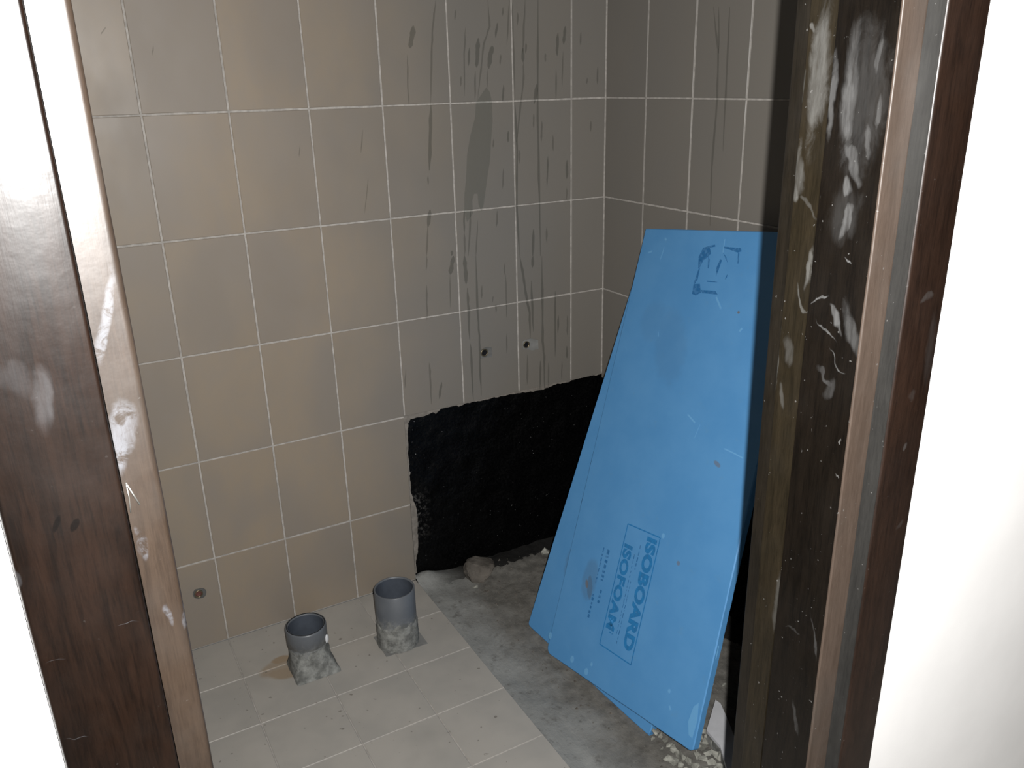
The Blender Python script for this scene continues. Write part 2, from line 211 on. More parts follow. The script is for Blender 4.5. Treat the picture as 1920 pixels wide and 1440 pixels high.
def make_wood(name, dark, light, blobs=None, plane='Y', smearcol=(.42, .42, .43), rough=(.3, .42), darkblobs=None, dust=.15, spec=.5, amp=.45, coat=.0, dustcol=(.03, .028, .026), mott=False, warp=.022, fleck=.5):
    m = M(name); P = m.pos(); p = m.xyz(P)
    g = m.noise(m.scaled(P, (45, 45, 6)), 1.5, 6, .72, .5)
    g2 = m.noise(m.scaled(P, (420, 420, 26)), 1.0, 4, .65)
    c = m.mix(m.ramp(m.math('MULTIPLY_ADD', g2, .5, m.math('MULTIPLY', g, .6)), .38, .74), dark, light)
    c = m.mix(m.ramp(g2, .5, .72, 0, .5), c, tuple(x*.6 for x in dark))
    d = m.ramp(m.noise(P, 6, 4, .7), .45, .75, 0, dust)
    c = m.mix(d, c, dustcol)
    u = p[1] if plane == 'X' else p[0]
    rg = m.ramp(m.noise(P, 9, 4, .6), .3, .7, rough[0], rough[1])
    wob = m.noise(m.scaled(P, (1, 1, .5)), 42, 5, .65, 1.2)
    if darkblobs: c = m.mix(m.blobs(u, p[2], darkblobs, wob, .3), c, tuple(x*.35 for x in dark))
    if blobs:
        wn = m.noise(m.scaled(P, (1, 1, .6)), 26, 3, .55); wn2 = m.noise(m.scaled(P, (1, 1, .6), (7.1, 3.3, 1.7)), 20, 3, .55)
        uu = m.math('ADD', u, m.math('MULTIPLY_ADD', wn, warp, -warp/2)); vv = m.math('ADD', p[2], m.math('MULTIPLY_ADD', wn2, warp*3.2, -warp*1.6))
        b = m.blobs(uu, vv, blobs, wob, amp*2.4, .1)
        sk = m.ramp(m.noise(m.scaled(P, (90, 90, 14)), 1.3, 4, .7), .2, .65, .35, 1)
        if mott: sk = m.math('MULTIPLY', sk, m.ramp(m.noise(P, 75, 5, .7, 1.0), .36, .58))
        b = m.math('MULTIPLY', b, sk)
        c = m.mix(b, c, smearcol); rg = m.math('MULTIPLY_ADD', b, .3, rg)
    fl = m.ramp(m.noise(P, 190, 2, .4), .735, .78, 0, fleck)          # small glare specks painted into the wood colour
    c = m.mix(fl, c, (.25, .245, .235))
    m.bump(m.math('ADD', m.math('MULTIPLY', g2, .5), m.noise(P, 90, 3)), .12, .0012)
    return m.set(c, rg, spec, Coat_Weight=coat, Coat_Roughness=.25)
WOOD_CASE_L = make_wood('dark_stained_casing', (.0032, .0017, .0011), (.0115, .0056, .0033), BLOB_CASING_L, 'Y', (.055, .056, .06), (.29, .38), BLOB_DARK, .08, .26, fleck=.03)
WOOD_CASE_R = make_wood('dark_stained_casing_right', (.011, .0058, .0038), (.032, .0165, .0105), BLOB_CASING_R, 'Y', (.09, .085, .082), (.36, .46), None, .1, .4, fleck=.2)
WOOD_STRIP_L = make_wood('worn_bronze_jamb_edge', (.020, .0135, .0095), (.040, .027, .0185), BLOB_STRIP_L, 'Y', (.125, .135, .155), (.34, .46), None, .4, .4, dustcol=(.05, .043, .037), mott=True, fleck=.15)
WOOD_STRIP_R = make_wood('worn_brown_jamb_edge', (.066, .046, .034), (.11, .080, .062), None, 'Y', (.4, .4, .4), (.42, .52), None, .3, .45, dustcol=(.11, .10, .09))
WOOD_JAMB = make_wood('dark_smeared_jamb', (.0036, .0026, .0018), (.0115, .0082, .0055), BLOB_REVEAL, 'X', (.14, .14, .138), (.34, .46), None, .15, .35, dustcol=(.012, .011, .010))
WOOD_STOP = make_wood('smeared_jamb_stop', (.012, .0093, .0052), (.032, .024, .0135), BLOB_STOP, 'X', (.15, .148, .138), (.34, .48), None, .2, .35)
WOOD_BAND = make_wood('grey_casing_edge', (.021, .021, .020), (.042, .041, .038), None, 'X', (.4, .4, .4), (.35, .5), None, .5, .5, dustcol=(.05, .05, .047))  # greyer tone for the inner side face of the casing
WOOD_REAR = make_wood('dim_rear_casing', (.007, .0055, .0035), (.020, .0155, .010), None, 'X', (.4, .4, .4), (.4, .55), None, .2, .35)

def make_black():
    m = M('black_bitumen_coat'); P = m.pos()
    n1 = m.noise(P, 28, 5, .65); n2 = m.noise(P, 120, 4, .6)
    c = m.mix(m.ramp(m.noise(m.scaled(P, (1, 1, 1.6)), 9, 5, .7), .62, .8, 0, .25), (.0012, .0012, .0014), (.03, .029, .028))
    c = m.mix(m.ramp(m.noise(P, 170, 2, .5), .745, .79), c, (.4, .4, .4))
    p = m.xyz(P)
    ragged = m.math('MULTIPLY', m.ramp(m.noise(P, 70, 4, .7), .5, .62), m.ramp(p[0], -.715, -.64, 1, 0))
    low = m.ramp(m.math('ABSOLUTE', m.math('SUBTRACT', p[2], .22)), .0, .13, 1, 0)
    c = m.mix(m.math('MULTIPLY', m.math('MULTIPLY', ragged, low), .8), c, (.16, .155, .145))
    m.bump(m.math('MULTIPLY_ADD', n2, .3, n1), .6, .006)
    return m.set(c, m.ramp(n2, .3, .7, .32, .55), .15)
BLACK = make_black()
def make_screed():
    m = M('grey_screed'); P = m.pos(); p = m.xyz(P)
    c = m.mix(m.ramp(m.noise(P, 5, 5, .65), .35, .65), (.295, .30, .285), (.39, .395, .375))
    c = m.mix(m.ramp(m.noise(P, 38, 5, .7), .52, .75, 0, .7), c, (.13, .122, .108))
    # crumbly brown debris towards the room side of the strip
    d = m.ramp(m.math('ADD', p[0], m.math('MULTIPLY', m.noise(P, 9, 4, .6), .25)), -.56, -.40)
    c = m.mix(m.math('MULTIPLY', d, .75), c, m.mix(m.ramp(m.noise(P, 30, 5, .7), .35, .65), (.10, .09, .075), (.20, .185, .16)))
    c = m.mix(m.ramp(m.noise(P, 130, 2, .5), .73, .79, 0, .8), c, (.48, .47, .42))
    # splashes of the black coat along both walls
    w = m.math('MULTIPLY_ADD', m.noise(P, 22, 5, .65), .11, m.math('MULTIPLY', m.noise(P, 5, 2), .05))
    ka = m.math('MULTIPLY', m.math('GREATER_THAN', m.math('ADD', p[1], w), .015), m.ramp(p[0], -.70, -.52))
    kb = m.math('GREATER_THAN', m.math('ADD', p[0], w), .02)
    c = m.mix(m.math('MULTIPLY', m.math('MAXIMUM', ka, kb), .93), c, (.006, .006, .006))
    tr = m.noise(m.scaled(P, (22, 5, 1), (0, 0, 0)), 5, 3, .6)
    m.bump(m.math('MULTIPLY_ADD', tr, .5, m.noise(P, 70, 5, .7)), .5, .004)
    return m.set(c, .85, .25)
SCREED = make_screed()

def make_foam():
    m = M('blue_foam'); tc = m.n('ShaderNodeUVMap').outputs[0]; p = m.xyz(tc)
    n1 = m.noise(tc, 7, 4, .6)
    c = m.mix(m.ramp(n1, .3, .7), (.108, .365, .740), (.130, .40, .78))
    c = m.mix(m.ramp(m.noise(tc, 26, 4, .7), .58, .8, 0, .35), c, (.17, .38, .60))
    w = m.noise(tc, 40, 4, .6)
    c = m.mix(m.blobs(p[0], p[1], [(.112, .232, .012, .035, .3, .55), (.105, .25, .03, .06, 0, .25), (.205, .93, .06, .11, .3, .10), (.12, .99, .05, .06, 0, .08)], w, .5), c, (.10, .13, .16))
    c = m.mix(m.blobs(p[0], p[1], [(.098, .235, .006, .012, .4, .8), (.398, .40, .006, .006, 0, .6), (.408, 1.045, .004, .004, 0, .9), (.447, .668, .012, .006, -.4, .6)], w, .4), c, (.20, .19, .19))
    m.bump(m.noise(m.scaled(tc, (1, .25, 1)), 60, 3), .06, .001)
    return m.set(c, .55, .35)
FOAM = make_foam()
INK = M('faded_blue_print')
_t = INK.n('ShaderNodeUVMap').outputs[0]
INK = INK.set((.030, .275, .66), .55, .3, Alpha=INK.ramp(INK.noise(INK.pos(), 70, 4, .7), .3, .6, .5, .95))
FADE = M('faint_blue_print'); FADE = FADE.set((.03, .22, .55), .55, .3, Alpha=FADE.ramp(FADE.noise(FADE.pos(), 90, 4, .7), .35, .65, .2, .8))
SCR = M('pale_scuff'); SCR = SCR.set((.26, .68, 1.15), .6, .3, Alpha=.65)
RIM = simple('pale_board_edge', (.20, .33, .40), .7, .2, .3, 70)
def make_film(name, tint):
    m = M(name); t = m.n('ShaderNodeBsdfTransparent'); t.inputs[0].default_value = (*tint, 1)
    m.t.links.new(t.outputs[0], m.t.nodes['Material Output'].inputs['Surface']); return m.m
WET = make_film('water_run_film', (.80, .81, .805))
WET2 = make_film('water_smear_film', (.87, .885, .88))
WET3 = make_film('water_trickle_film', (.835, .84, .835))
def make_pvc():
    m = M('grey_pvc'); P = m.pos(); p = m.xyz(P)
    n1 = m.noise(P, 45, 5, .65)
    c = m.mix(m.ramp(m.noise(P, 14, 3), .3, .7), (.135, .148, .165), (.165, .178, .195))
    z = m.math('MULTIPLY_ADD', n1, .1, p[2])
    k = m.ramp(z, .115, .165, 1, 0)
    cem = m.mix(m.ramp(m.noise(P, 60, 5, .7), .4, .6), (.13, .135, .125), (.30, .305, .29))
    c = m.mix(m.math('MULTIPLY', k, .9), c, cem)
    m.bump(m.math('MULTIPLY', n1, k), .5, .003)
    return m.set(c, .42, .5)
PVC = make_pvc()
PVC_IN = simple('pipe_inside', (.085, .10, .125), .45, .5, .15, 20, 0)
DARK = simple('pipe_depth', (.012, .013, .016), .8, .1, .1, 20, 0)
MORTAR = simple('grey_mortar', (.27, .275, .258), .9, .2, .45, 45, .5, .004)
MORTAR_F = simple('smooth_grey_mortar', (.27, .27, .258), .85, .25, .15, 30, .15, .001)
DARKM = simple('dark_grey_mortar', (.13, .13, .125), .85, .25, .2, 40, .2, .001)
DAMPM = simple('damp_grey_mortar', (.185, .185, .178), .8, .25, .2, 40, .2, .001)
EDGEM = simple('tile_edge_mortar', (.27, .245, .215), .8, .25, .25, 40, .4, .002)
STONE = simple('rubble_stone', (.145, .13, .112), .9, .2, .35, 22, .5, .003)
CRUMB = simple('crumbled_mortar', (.42, .42, .37), .9, .2, .3, 60, .5, .003)
WHITE = simple('white_chip', (.72, .73, .76), .4, .45, .05, 30, .05)
DAB = simple('white_dab', (.85, .86, .88), .5, .4, .02, 30, 0)
BRASS = simple('dull_brass', (.32, .27, .18), .35, .5, .2, 60, 0, .001, Metallic=.8)
COPPER = simple('copper_plug', (.16, .06, .045), .5, .4, .3, 80, .2, .001)
STEEL = simple('bright_wire', (.55, .54, .50), .42, .5, .1, 60, 0, .001, Metallic=.9)

# ------------------------------------------------------------ tiles
def tile_mesh(name, w, h, t=.008, bv=.0012):
    """a tile lying in local XZ with its face at y=0 looking to -Y: bevelled slab"""
    a, b = w/2, h/2
    v = [(-a,t,-b),(a,t,-b),(a,t,b),(-a,t,b), (-a,bv,-b),(a,bv,-b),(a,bv,b),(-a,bv,b), (-a+bv,0,-b+bv),(a-bv,0,-b+bv),(a-bv,0,b-bv),(-a+bv,0,b-bv)]
    f = [(3,2,1,0)]
    for i in range(4):
        j = (i+1) % 4; f += [(i, j, 4+j, 4+i), (4+i, 4+j, 8+j, 8+i)]
    f.append((8,9,10,11))
    me = bpy.data.meshes.new(name); me.from_pydata(v, [], [tuple(reversed(q)) if k == 0 else q for k, q in enumerate(f)])
    bm = bmesh.new(); bm.from_mesh(me); bmesh.ops.recalc_face_normals(bm, faces=bm.faces); bm.to_mesh(me); bm.free()
    return me
_cache = {}
def tile(parent, c, w, h, rot, m, name='tile', j=.0045):
    key = (round(w, 4), round(h, 4), m.name)
    if key not in _cache:
        _cache[key] = tile_mesh('tile', w-j, h-j); _cache[key].materials.append(m)
    o = bpy.data.objects.new(name, _cache[key]); COL.objects.link(o); o.parent = parent
    o.location = c; o.rotation_euler = rot
    return o
def jit(s=.0004): return random.uniform(-s, s)

ZB, H = 0.2745, 0.2986
ZR = [0, ZB] + [ZB+H*i for i in range(1, 7)] + [2.30, 2.4]
ZR = [0, ZB] + [ZB+H*i for i in range(1, 8)]          # top joint at 2.365
XL = -1.925
XJ = [0.0] + [-.125-.2*k for k in range(0, 10)]       # vertical joints, the cut column first
YJ = [0.0] + [-.1987-.1993*k for k in range(0, 7)]    # joints of the right wall
YD = -1.521                                            # room face of the door wall
CE = 2.365

wall_back = struct(box('wall_back', (XL-.14, .03, -.15), (.16, .15, CE+.1), MORTAR_F), 'far wall of beige tiles with a black patch at its foot')
box('grout', (XL, .0014, 0), (-.727, .03, CE), GROUT, wall_back)
box('grout', (-.727, .0014, .574), (.0014, .03, CE), GROUT, wall_back)
for i in range(len(XJ)-1):
    for k in range(len(ZR)-1):
        x1, x0 = XJ[i], XJ[i+1]; z0, z1 = ZR[k], ZR[k+1]
        if k < 2 and i < 4: continue                    # stripped area
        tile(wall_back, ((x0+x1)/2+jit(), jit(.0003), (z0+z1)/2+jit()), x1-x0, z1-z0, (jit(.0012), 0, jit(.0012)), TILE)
wall_right = struct(box('wall_right', (.03, YD-.13, -.15), (.15, .03, CE+.1), MORTAR_F), 'right wall of beige tiles behind the blue boards')
box('grout', (.0014, YD, .574), (.03, .0014, CE), GROUT, wall_right)
for i in range(len(YJ)-1):
    for k in range(2, len(ZR)-1):
        y1, y0 = YJ[i], max(YJ[i+1], YD); z0, z1 = ZR[k], ZR[k+1]
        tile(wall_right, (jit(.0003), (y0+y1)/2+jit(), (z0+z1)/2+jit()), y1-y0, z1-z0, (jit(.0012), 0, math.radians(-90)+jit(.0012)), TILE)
wall_left = struct(box('wall_left', (XL-.14, YD-.02, -.15), (XL-.012, .03, CE+.1), GROUT), 'left wall of beige tiles')
for i in range(8):
    for k in range(len(ZR)-1):
        y1 = -.2*i; y0 = max(y1-.2, YD); z0, z1 = ZR[k], ZR[k+1]
        if y1-y0 < .03: continue
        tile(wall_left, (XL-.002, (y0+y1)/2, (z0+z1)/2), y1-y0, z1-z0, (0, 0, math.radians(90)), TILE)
ceiling = struct(box('ceiling', (XL-.14, YD-.14, CE), (.16, .15, CE+.1), CEIL))

# black coat behind the stripped tiles (bumpy sheets) on both walls of the corner
def sheet(name, fn, nu, nv, m, parent, amp, sc):
    v = []; f = []
    for j in range(nv+1):
        for i in range(nu+1):
            p, n = fn(i/nu, j/nv); p = Vector(p); v.append(p+Vector(n)*amp*mnoise.fractal(p*sc, 1.0, 2.0, 4))
    for j in range(nv):
        for i in range(nu):
            a = j*(nu+1)+i; f.append((a, a+1, a+nu+2, a+nu+1))
    return from_py(name, v, f, m, parent, True)
sheet('black_coating', lambda s, t: ((-.735+.757*s, .016, -.05+.64*t), (0, -1, 0)), 90, 70, BLACK, wall_back, .004, 16)
sheet('black_coating', lambda s, t: ((.016, .02-1.53*s, -.05+.64*t), (-1, 0, 0)), 90, 50, BLACK, wall_right, .004, 16)
# ragged mortar left along the cut edge of the tiles
def ragged(name, a, b, y, th, m, parent):
    n = len(a); v = [(p[0], y, p[1]) for p in a]+[(p[0], y, p[1]) for p in b]+[(p[0], y+th, p[1]) for p in a]+[(p[0], y+th, p[1]) for p in b]
    f = []
    for i in range(n-1):
        f += [(i, i+1, n+i+1, n+i), (n+i, n+i+1, 3*n+i+1, 3*n+i), (2*n+i, 3*n+i, 3*n+i+1, 2*n+i+1)]
    bm = bmesh.new(); vs = [bm.verts.new(p) for p in v]
    for q in f: bm.faces.new([vs[k] for k in q])
    return from_bm(name, bm, m, parent)
def rough_line(pts, amp, n=5, axis=1):
    out = []
    for i in range(len(pts)-1):
        for k in range(n):
            t = k/n; q = [pts[i][0]*(1-t)+pts[i+1][0]*t, pts[i][1]*(1-t)+pts[i+1][1]*t]
            q[axis] += amp*mnoise.noise((q[0]*90, q[1]*90, 3.3)); out.append(tuple(q))
    out.append(pts[-1]); return out
rt = rough_line([(-.7285, .553)]+HOLE_TOP, .004)
ragged('mortar_edge', [(p[0], .577) for p in rt], [(p[0], min(p[1], .5745)) for p in rt], .0008, .014, EDGEM, wall_back)
rl = rough_line([(-.717, .5775)]+HOLE_LEFT, .004, 5, 0)
ragged('mortar_edge', [(-.7285, p[1]) for p in rl], [(max(p[0], -.7262), p[1]) for p in rl], .0014, .014, EDGEM, wall_back)
ragged('mortar_edge', [(y, .577) for y in [-.02*i for i in range(75)]], [(y, .560+.012*mnoise.noise((y*30, 4, 1))) for y in [-.02*i for i in range(75)]], 0, .012, EDGEM, wall_right).matrix_local = Matrix(((0, 1, 0, .0008), (1, 0, 0, 0), (0, 0, 1, 0), (0, 0, 0, 1)))

# water runs: thin wet films lying on the glaze
def ribbons(name, lst, m, parent, plane):
    v = []; f = []; rr = random.Random(4)
    for wd, pts in lst:
        wd = wd/1000; P = []
        for i in range(len(pts)-1):
            for k in range(4): t = k/4; P.append((pts[i][0]*(1-t)+pts[i+1][0]*t, pts[i][1]*(1-t)+pts[i+1][1]*t))
        P.append(pts[-1]); n = len(P); b = len(v); off = rr.uniform(.0004, .0012)
        for i, q in enumerate(P):
            t = i/(n-1); tp = min(1, .25+4*min(t, 1-t)); h = wd/2*tp*(.75+.5*rr.random()); dx = rr.uniform(-.0008, .0008)
            if plane == 'Y': v += [(q[0]-h+dx, -off, q[1]), (q[0]+h+dx, -off, q[1])]
            else: v += [(-off, q[0]-h+dx, q[1]), (-off, q[0]+h+dx, q[1])]
        for i in range(n-1): f.append((b+2*i, b+2*i+1, b+2*i+3, b+2*i+2))
    o = from_py(name, v, f, m, parent); o['kind'] = 'stuff'; return o
ribbons('water_run', [q for q in STREAKS_A if q[0] > 6.2], WET, wall_back, 'Y')
ribbons('water_trickle', [q for q in STREAKS_A if q[0] <= 6.2], WET3, wall_back, 'Y')
ribbons('water_run', STREAKS_B, WET3, wall_right, 'X')
o = from_py('water_smear', [(x, -.0016, z) for x, z in SMEAR], [tuple(range(len(SMEAR)))], WET2, wall_back)

# ------------------------------------------------------------ floor
floor = struct(box('floor', (XL-.14, YD-.02, -.2), (.16, .15, -.05), MORTAR_F), 'bathroom floor, tiled on the left and bare screed on the right')
box('tile_bed', (XL, YD, -.05), (-.7285, .0, -.0014), GROUT, floor)
XF = [-.7265, -.925, -1.125, -1.325, -1.525, -1.725, XL]
for i in range(6):
    for k in range(8):
        y1 = -.2*k; y0 = max(y1-.2, YD)
        if y1-y0 < .02: continue
        tile(floor, ((XF[i]+XF[i+1])/2+jit(), (y0+y1)/2+jit(), jit(.0003)), XF[i]-XF[i+1], y1-y0, (math.radians(-90)+jit(.001), jit(.001), 0), FTILE, j=.003)
def screed_z(x, y):
    e = min(1, max(0, (x+.727)/.05))
    z = -.010-.004*e + .006*mnoise.fractal(Vector((x*9, y*9, 1)), 1, 2, 3)*e + .003*mnoise.fractal(Vector((x*40, y*40, 5)), 1, 2, 3)*min(1, max(0, (x+.62)/.15))
    z += .030*math.exp(-((x+.69)/.055)**2-((y+.0)/.035)**2)         # mortar piled against the wall
    z += .012*math.exp(-((x+.42)/.13)**2-((y+.05)/.06)**2)
    z += .020*math.exp(-((x+.42)/.09)**2-((y+1.10)/.11)**2)          # debris under the board corner
    return z
v = []; f = []; nx, ny = 90, 170
for j in range(ny+1):
    for i in range(nx+1):
        x = -.7287+.755*i/nx; y = .026-1.545*j/ny; v.append((x, y, screed_z(x, y)))
for j in range(ny):
    for i in range(nx): a = j*(nx+1)+i; f.append((a+nx+1, a+nx+2, a+1, a))
from_py('screed', v, f, SCREED, floor, True)

# ------------------------------------------------------------ door wall and frame
YF, YS, YB = -1.663, -1.641, YD
wall_front = struct(box('wall_front', (-3.2, -1.645, -.2), (-1.575, YB, 2.9), PLASTER), 'white painted wall around the doorway')
box('wall_panel', (-.785, -1.645, -.2), (1.4, YB, 2.9), PLASTER, wall_front)
box('wall_panel', (-1.575, -1.645, 2.04), (-.785, YB, 2.9), PLASTER, wall_front)
hall = struct(box('floor_hall', (-3.2, -4.2, -.2), (1.4, -1.645, 0), FTILE), 'floor outside the door')
door = struct(empty('door_1', (-1.18, -1.6, 0)), 'dark stained wooden door frame smeared with plaster, its door missing')
def dp(o): return keep(o, door)
# left casing: flat board with a small groove and a rounded inner bead
xl0, xl1 = -1.6300, -1.5607
prof = arc(xl0+.003, YF+.003, .003, 180, 270, 3) + arc(xl1-.0024, YF+.0024, .0024, -90, 0, 5) + [(xl1, -1.643), (xl0, -1.643)]
dp(prism('casing', prof, -.05, 2.03, WOOD_CASE_L, None, 40, .0006, 1))['label'] = 'wide dark casing with a flash glare at its top'
# left jamb edge strip
xs0, xs1 = -1.5607, -1.5355
prof = [(xs0+.0012, YS+.003), (xs0+.0012, YS)] + arc(xs1-.0045, YS+.0045, .0045, -90, 0, 6) + [(xs1, -1.61), (xs0+.0012, -1.61)]
dp(prism('jamb_edge', prof, -.05, 2.0, WOOD_STRIP_L, None, 50, .0006, 3))
dp(box('jamb', (xs0-.014, -1.6105, -.05), (xs1-.0005, -1.508, 2.0), WOOD_REAR))
# right casing
xr0, xr1 = -.7892, -.7232
prof = arc(xr0+.0035, YF+.0035, .0035, 180, 270, 5) + arc(xr1-.003, YF+.003, .003, -90, 0, 3) + [(xr1, -1.643), (xr0, -1.643)]
dp(prism('casing', prof, -.05, 2.03, WOOD_CASE_R, None, 40, .0005, 5))
prof = [(xr0-.0004, YF+.0022), (xr0-.0004, -1.6415), (xr0+.002, -1.6415), (xr0+.002, YF+.0022)]
dp(prism('casing_edge', prof, -.05, 2.0, WOOD_BAND, None, 30, .0003, 5))
# right jamb: worn front edge, wide smeared reveal, groove, stop, rear edge
xj = -.8239
prof = arc(xj+.002, YS+.002, .002, 180, 270, 5) + [(xr0+.004, YS), (xr0+.004, YS+.0028), (xj, YS+.0028)]
dp(prism('jamb_edge', prof, -.05, 2.0, WOOD_STRIP_R, None, 60, .0008, 8))
dp(prism('jamb', [(xj+.0004, YS+.0024), (xr0+.014, YS+.0024), (xr0+.014, -1.5640), (xj+.0006, -1.5640)], -.05, 2.0, WOOD_JAMB, None, 20, .0002, 2))
prof = [(xj, -1.5612), (xj, -1.529)] + arc(xj+.0025, -1.5285, .0025, 180, 90, 3) + [(xr0+.014, -1.526), (xr0+.014, -1.5625), (xj, -1.5625)]
dp(prism('door_stop', prof, -.05, 2.0, WOOD_STOP, None, 50, .0006, 12))
dp(prism('rear_casing', arc(xj+.007, -1.5085, .0045, 180, 90, 3) + [(-.73, -1.504), (-.73, -1.5215), (xr0+.014, -1.5255), (xj+.0025, -1.5255)], -.05, 2.03, WOOD_REAR, None, 20, .0003, 4))
dp(box('rear_casing', (-1.62, -1.5205, -.05), (xs1-.004, -1.508, 2.03), WOOD_REAR))
# head of the frame
dp(box('head_casing', (xl0, YF, 2.03), (xr1, -1.6445, 2.10), WOOD_CASE_R))
dp(box('head_jamb', (xl0+.02, -1.6445, 2.0), (xr1-.02, -1.508, 2.03), WOOD_REAR))

# ------------------------------------------------------------ blue foam boards
def dims(c):
    BL, BR, TL, TR = [Vector(p) for p in c]; return (BR-BL).length, (TL-BL).length
class Board:
    def __init__(s, c, th):
        s.c = [Vector(p) for p in c]; BL, BR, TL, TR = s.c; s.th = th
        s.w, s.l = dims(c)
    def at(s, a, b, d=0.0):
        """a along the width, b along the length (metres), d out of the front face"""
        u, v = a/s.w, b/s.l; BL, BR, TL, TR = s.c
        p = BL*(1-u)*(1-v)+BR*u*(1-v)+TL*(1-u)*v+TR*u*v
        du = (BR-BL)*(1-v)+(TR-TL)*v; dv = (TL-BL)*(1-u)+(TR-BR)*u
        n = dv.cross(du).normalized() if False else du.cross(dv).normalized()
        return p+n*d
    def build(s, name, m, r=(.02, .006, .006, .006), rag=.0012, seed=0):
        e = [0, .0025, .007, .013, .02]
        A = e+[.02+(s.w-.04)*i/22 for i in range(1, 22)]+[s.w-x for x in reversed(e)]
        B = e+[.02+(s.l-.04)*i/46 for i in range(1, 46)]+[s.l-x for x in reversed(e)]
        na, nb = len(A), len(B)
        def corner(a, b):
            fa, fb = a < s.w/2, b < s.l/2; R = r[(0 if fb else 2)+(0 if fa else 1)]
            x = a if fa else s.w-a; y = b if fb else s.l-b
            if x < R and y < R and R > 0:
                vx, vy = R-x, R-y; k = max(vx, vy)/max(1e-9, math.hypot(vx, vy)); x, y = R-vx*k, R-vy*k
            return (x if fa else s.w-x), (y if fb else s.l-y)
        v = []; uv = []
        for side in (0, 1):
            for j, b in enumerate(B):
                for i, a in enumerate(A):
                    ed = i in (0, na-1) or j in (0, nb-1); ca, cb = corner(a, b)
                    if ed:
                        w1 = rag*mnoise.noise((a*60+seed, b*60, 1)) + rag*.7*mnoise.noise((a*200, b*200+seed, 4))
                        if i in (0, na-1): ca += w1
                        else: cb += w1
                    bend = .0015*mnoise.noise((a*4+seed, b*3, 7))
                    d = (-.0022 if ed else 0) if side == 0 else (-s.th+.002 if ed else -s.th)
                    v.append(s.at(ca, cb, d+bend)); uv.append((ca, cb))
        N = na*nb; f = []
        for j in range(nb-1):
            for i in range(na-1):
                k = j*na+i; f.append((k, k+1, k+na+1, k+na)); f.append((N+k+na, N+k+na+1, N+k+1, N+k))
        ring = [i for i in range(na)]+[j*na+na-1 for j in range(1, nb)]+[(nb-1)*na+i for i in range(na-2, -1, -1)]+[j*na for j in range(nb-2, 0, -1)]
        for q in range(len(ring)):
            a, b = ring[q], ring[(q+1) % len(ring)]; f.append((b, a, N+a, N+b))
        me = bpy.data.meshes.new(name); me.from_pydata(v, [], f); ul = me.uv_layers.new(name='UVMap')
        for lp in me.loops: ul.data[lp.index].uv = uv[lp.vertex_index]
        me.polygons.foreach_set('use_smooth', [True]*len(me.polygons)); me.update()
        try: me.set_sharp_from_angle(angle=math.radians(30))
        except Exception: pass
        return link(name, me, m)
TH = .021
b1 = Board([(-.5493, -.5214, -.0102), (-.4925, -1.0760, .0569), (-.0525, -.2806, 1.1132), (-.0490, -.8780, 1.1840)], TH)
b2 = Board([(-.5290, -.3820, -.0120), (-.5000, -.9280, -.0110), (-.0285, -.2640, 1.0950), (-.0270, -.8350, 1.1000)], TH)
fb = tag(b1.build('foam_board', FOAM, (.02, .012, .004, .004), seed=3), 'front blue insulation board with printed lettering, leaning on the right wall', 'insulation board', 'blue insulation boards')
bb = tag(b2.build('foam_board', FOAM, (.012, .012, .004, .004), seed=8), 'rear blue insulation board, its left edge peeping out behind the lettered one', 'insulation board', 'blue insulation boards')
# stepped lip along the rear board's foot
lv = []; lf = []
for i in range(31):
    a = .004+(b2.w-.008)*i/30
    for bq, d in ((.004, -.009), (-.009, -.009), (-.009, -TH+.001), (.004, -TH+.001)): lv.append(b2.at(a, bq, d)+Vector((0, 0, .006)))
for i in range(30):
    for k in range(4): q = i*4; lf.append((q+k, q+(k+1) % 4, q+4+(k+1) % 4, q+4+k))
lf += [(0, 1, 2, 3), (123, 122, 121, 120)]
from_py('stepped_lip', lv, lf, FOAM, bb)

def on_board(B, name, polys, m, parent, d=.0005):
    v = []; f = []
    for P in polys:
        b = len(v); v += [B.at(a, t, d) for a, t in P]; f.append(tuple(range(b, b+len(P))))
    return from_py(name, v, f, m, parent)
def line_poly(p, q, w):
    dx, dy = q[0]-p[0], q[1]-p[1]; L = math.hypot(dx, dy) or 1; nx, ny = -dy/L*w/2, dx/L*w/2
    return [(p[0]+nx, p[1]+ny), (q[0]+nx, q[1]+ny), (q[0]-nx, q[1]-ny), (p[0]-nx, p[1]-ny)]
def text_on(B, name, txt, start, end, s0, s1, m, parent, bold=.03, d=.0006):
    """lettering that reads down the board: baseline at width s0, cap line at s1, from length start to end"""
    c = bpy.data.curves.new('lettering', 'FONT'); c.body = txt; c.size = 1; c.offset = bold; c.space_character = 1.06; c.resolution_u = 4
    t = bpy.data.objects.new('lettering', c); COL.objects.link(t)
    bpy.context.view_layer.update()
    me = bpy.data.meshes.new_from_object(t.evaluated_get(bpy.context.evaluated_depsgraph_get()))
    bpy.data.objects.remove(t); bpy.data.curves.remove(c)
    xs = [q.co.x for q in me.vertices]; ys = [q.co.y for q in me.vertices]
    x0, x1, y0, y1 = min(xs), max(xs), min(ys), max(ys)
    for q in me.vertices:
        a = s0+(s1-s0)*(q.co.y-y0)/(y1-y0); b = start+(end-start)*(q.co.x-x0)/(x1-x0)
        q.co = B.at(a, b, d)
    me.name = name; me.materials.clear()
    return link(name, me, m, parent)
text_on(b1, 'lettering', 'ISOBOARD', .430, .132, .279, .316, INK, fb, .055)
text_on(b1, 'lettering', 'ISOFOAM', .387, .156, .205, .238, INK, fb, .05)
on_board(b1, 'lettering', [line_poly((.221, .150), (.229, .150), .003), line_poly((.232, .149), (.235, .149), .003)], INK, fb)
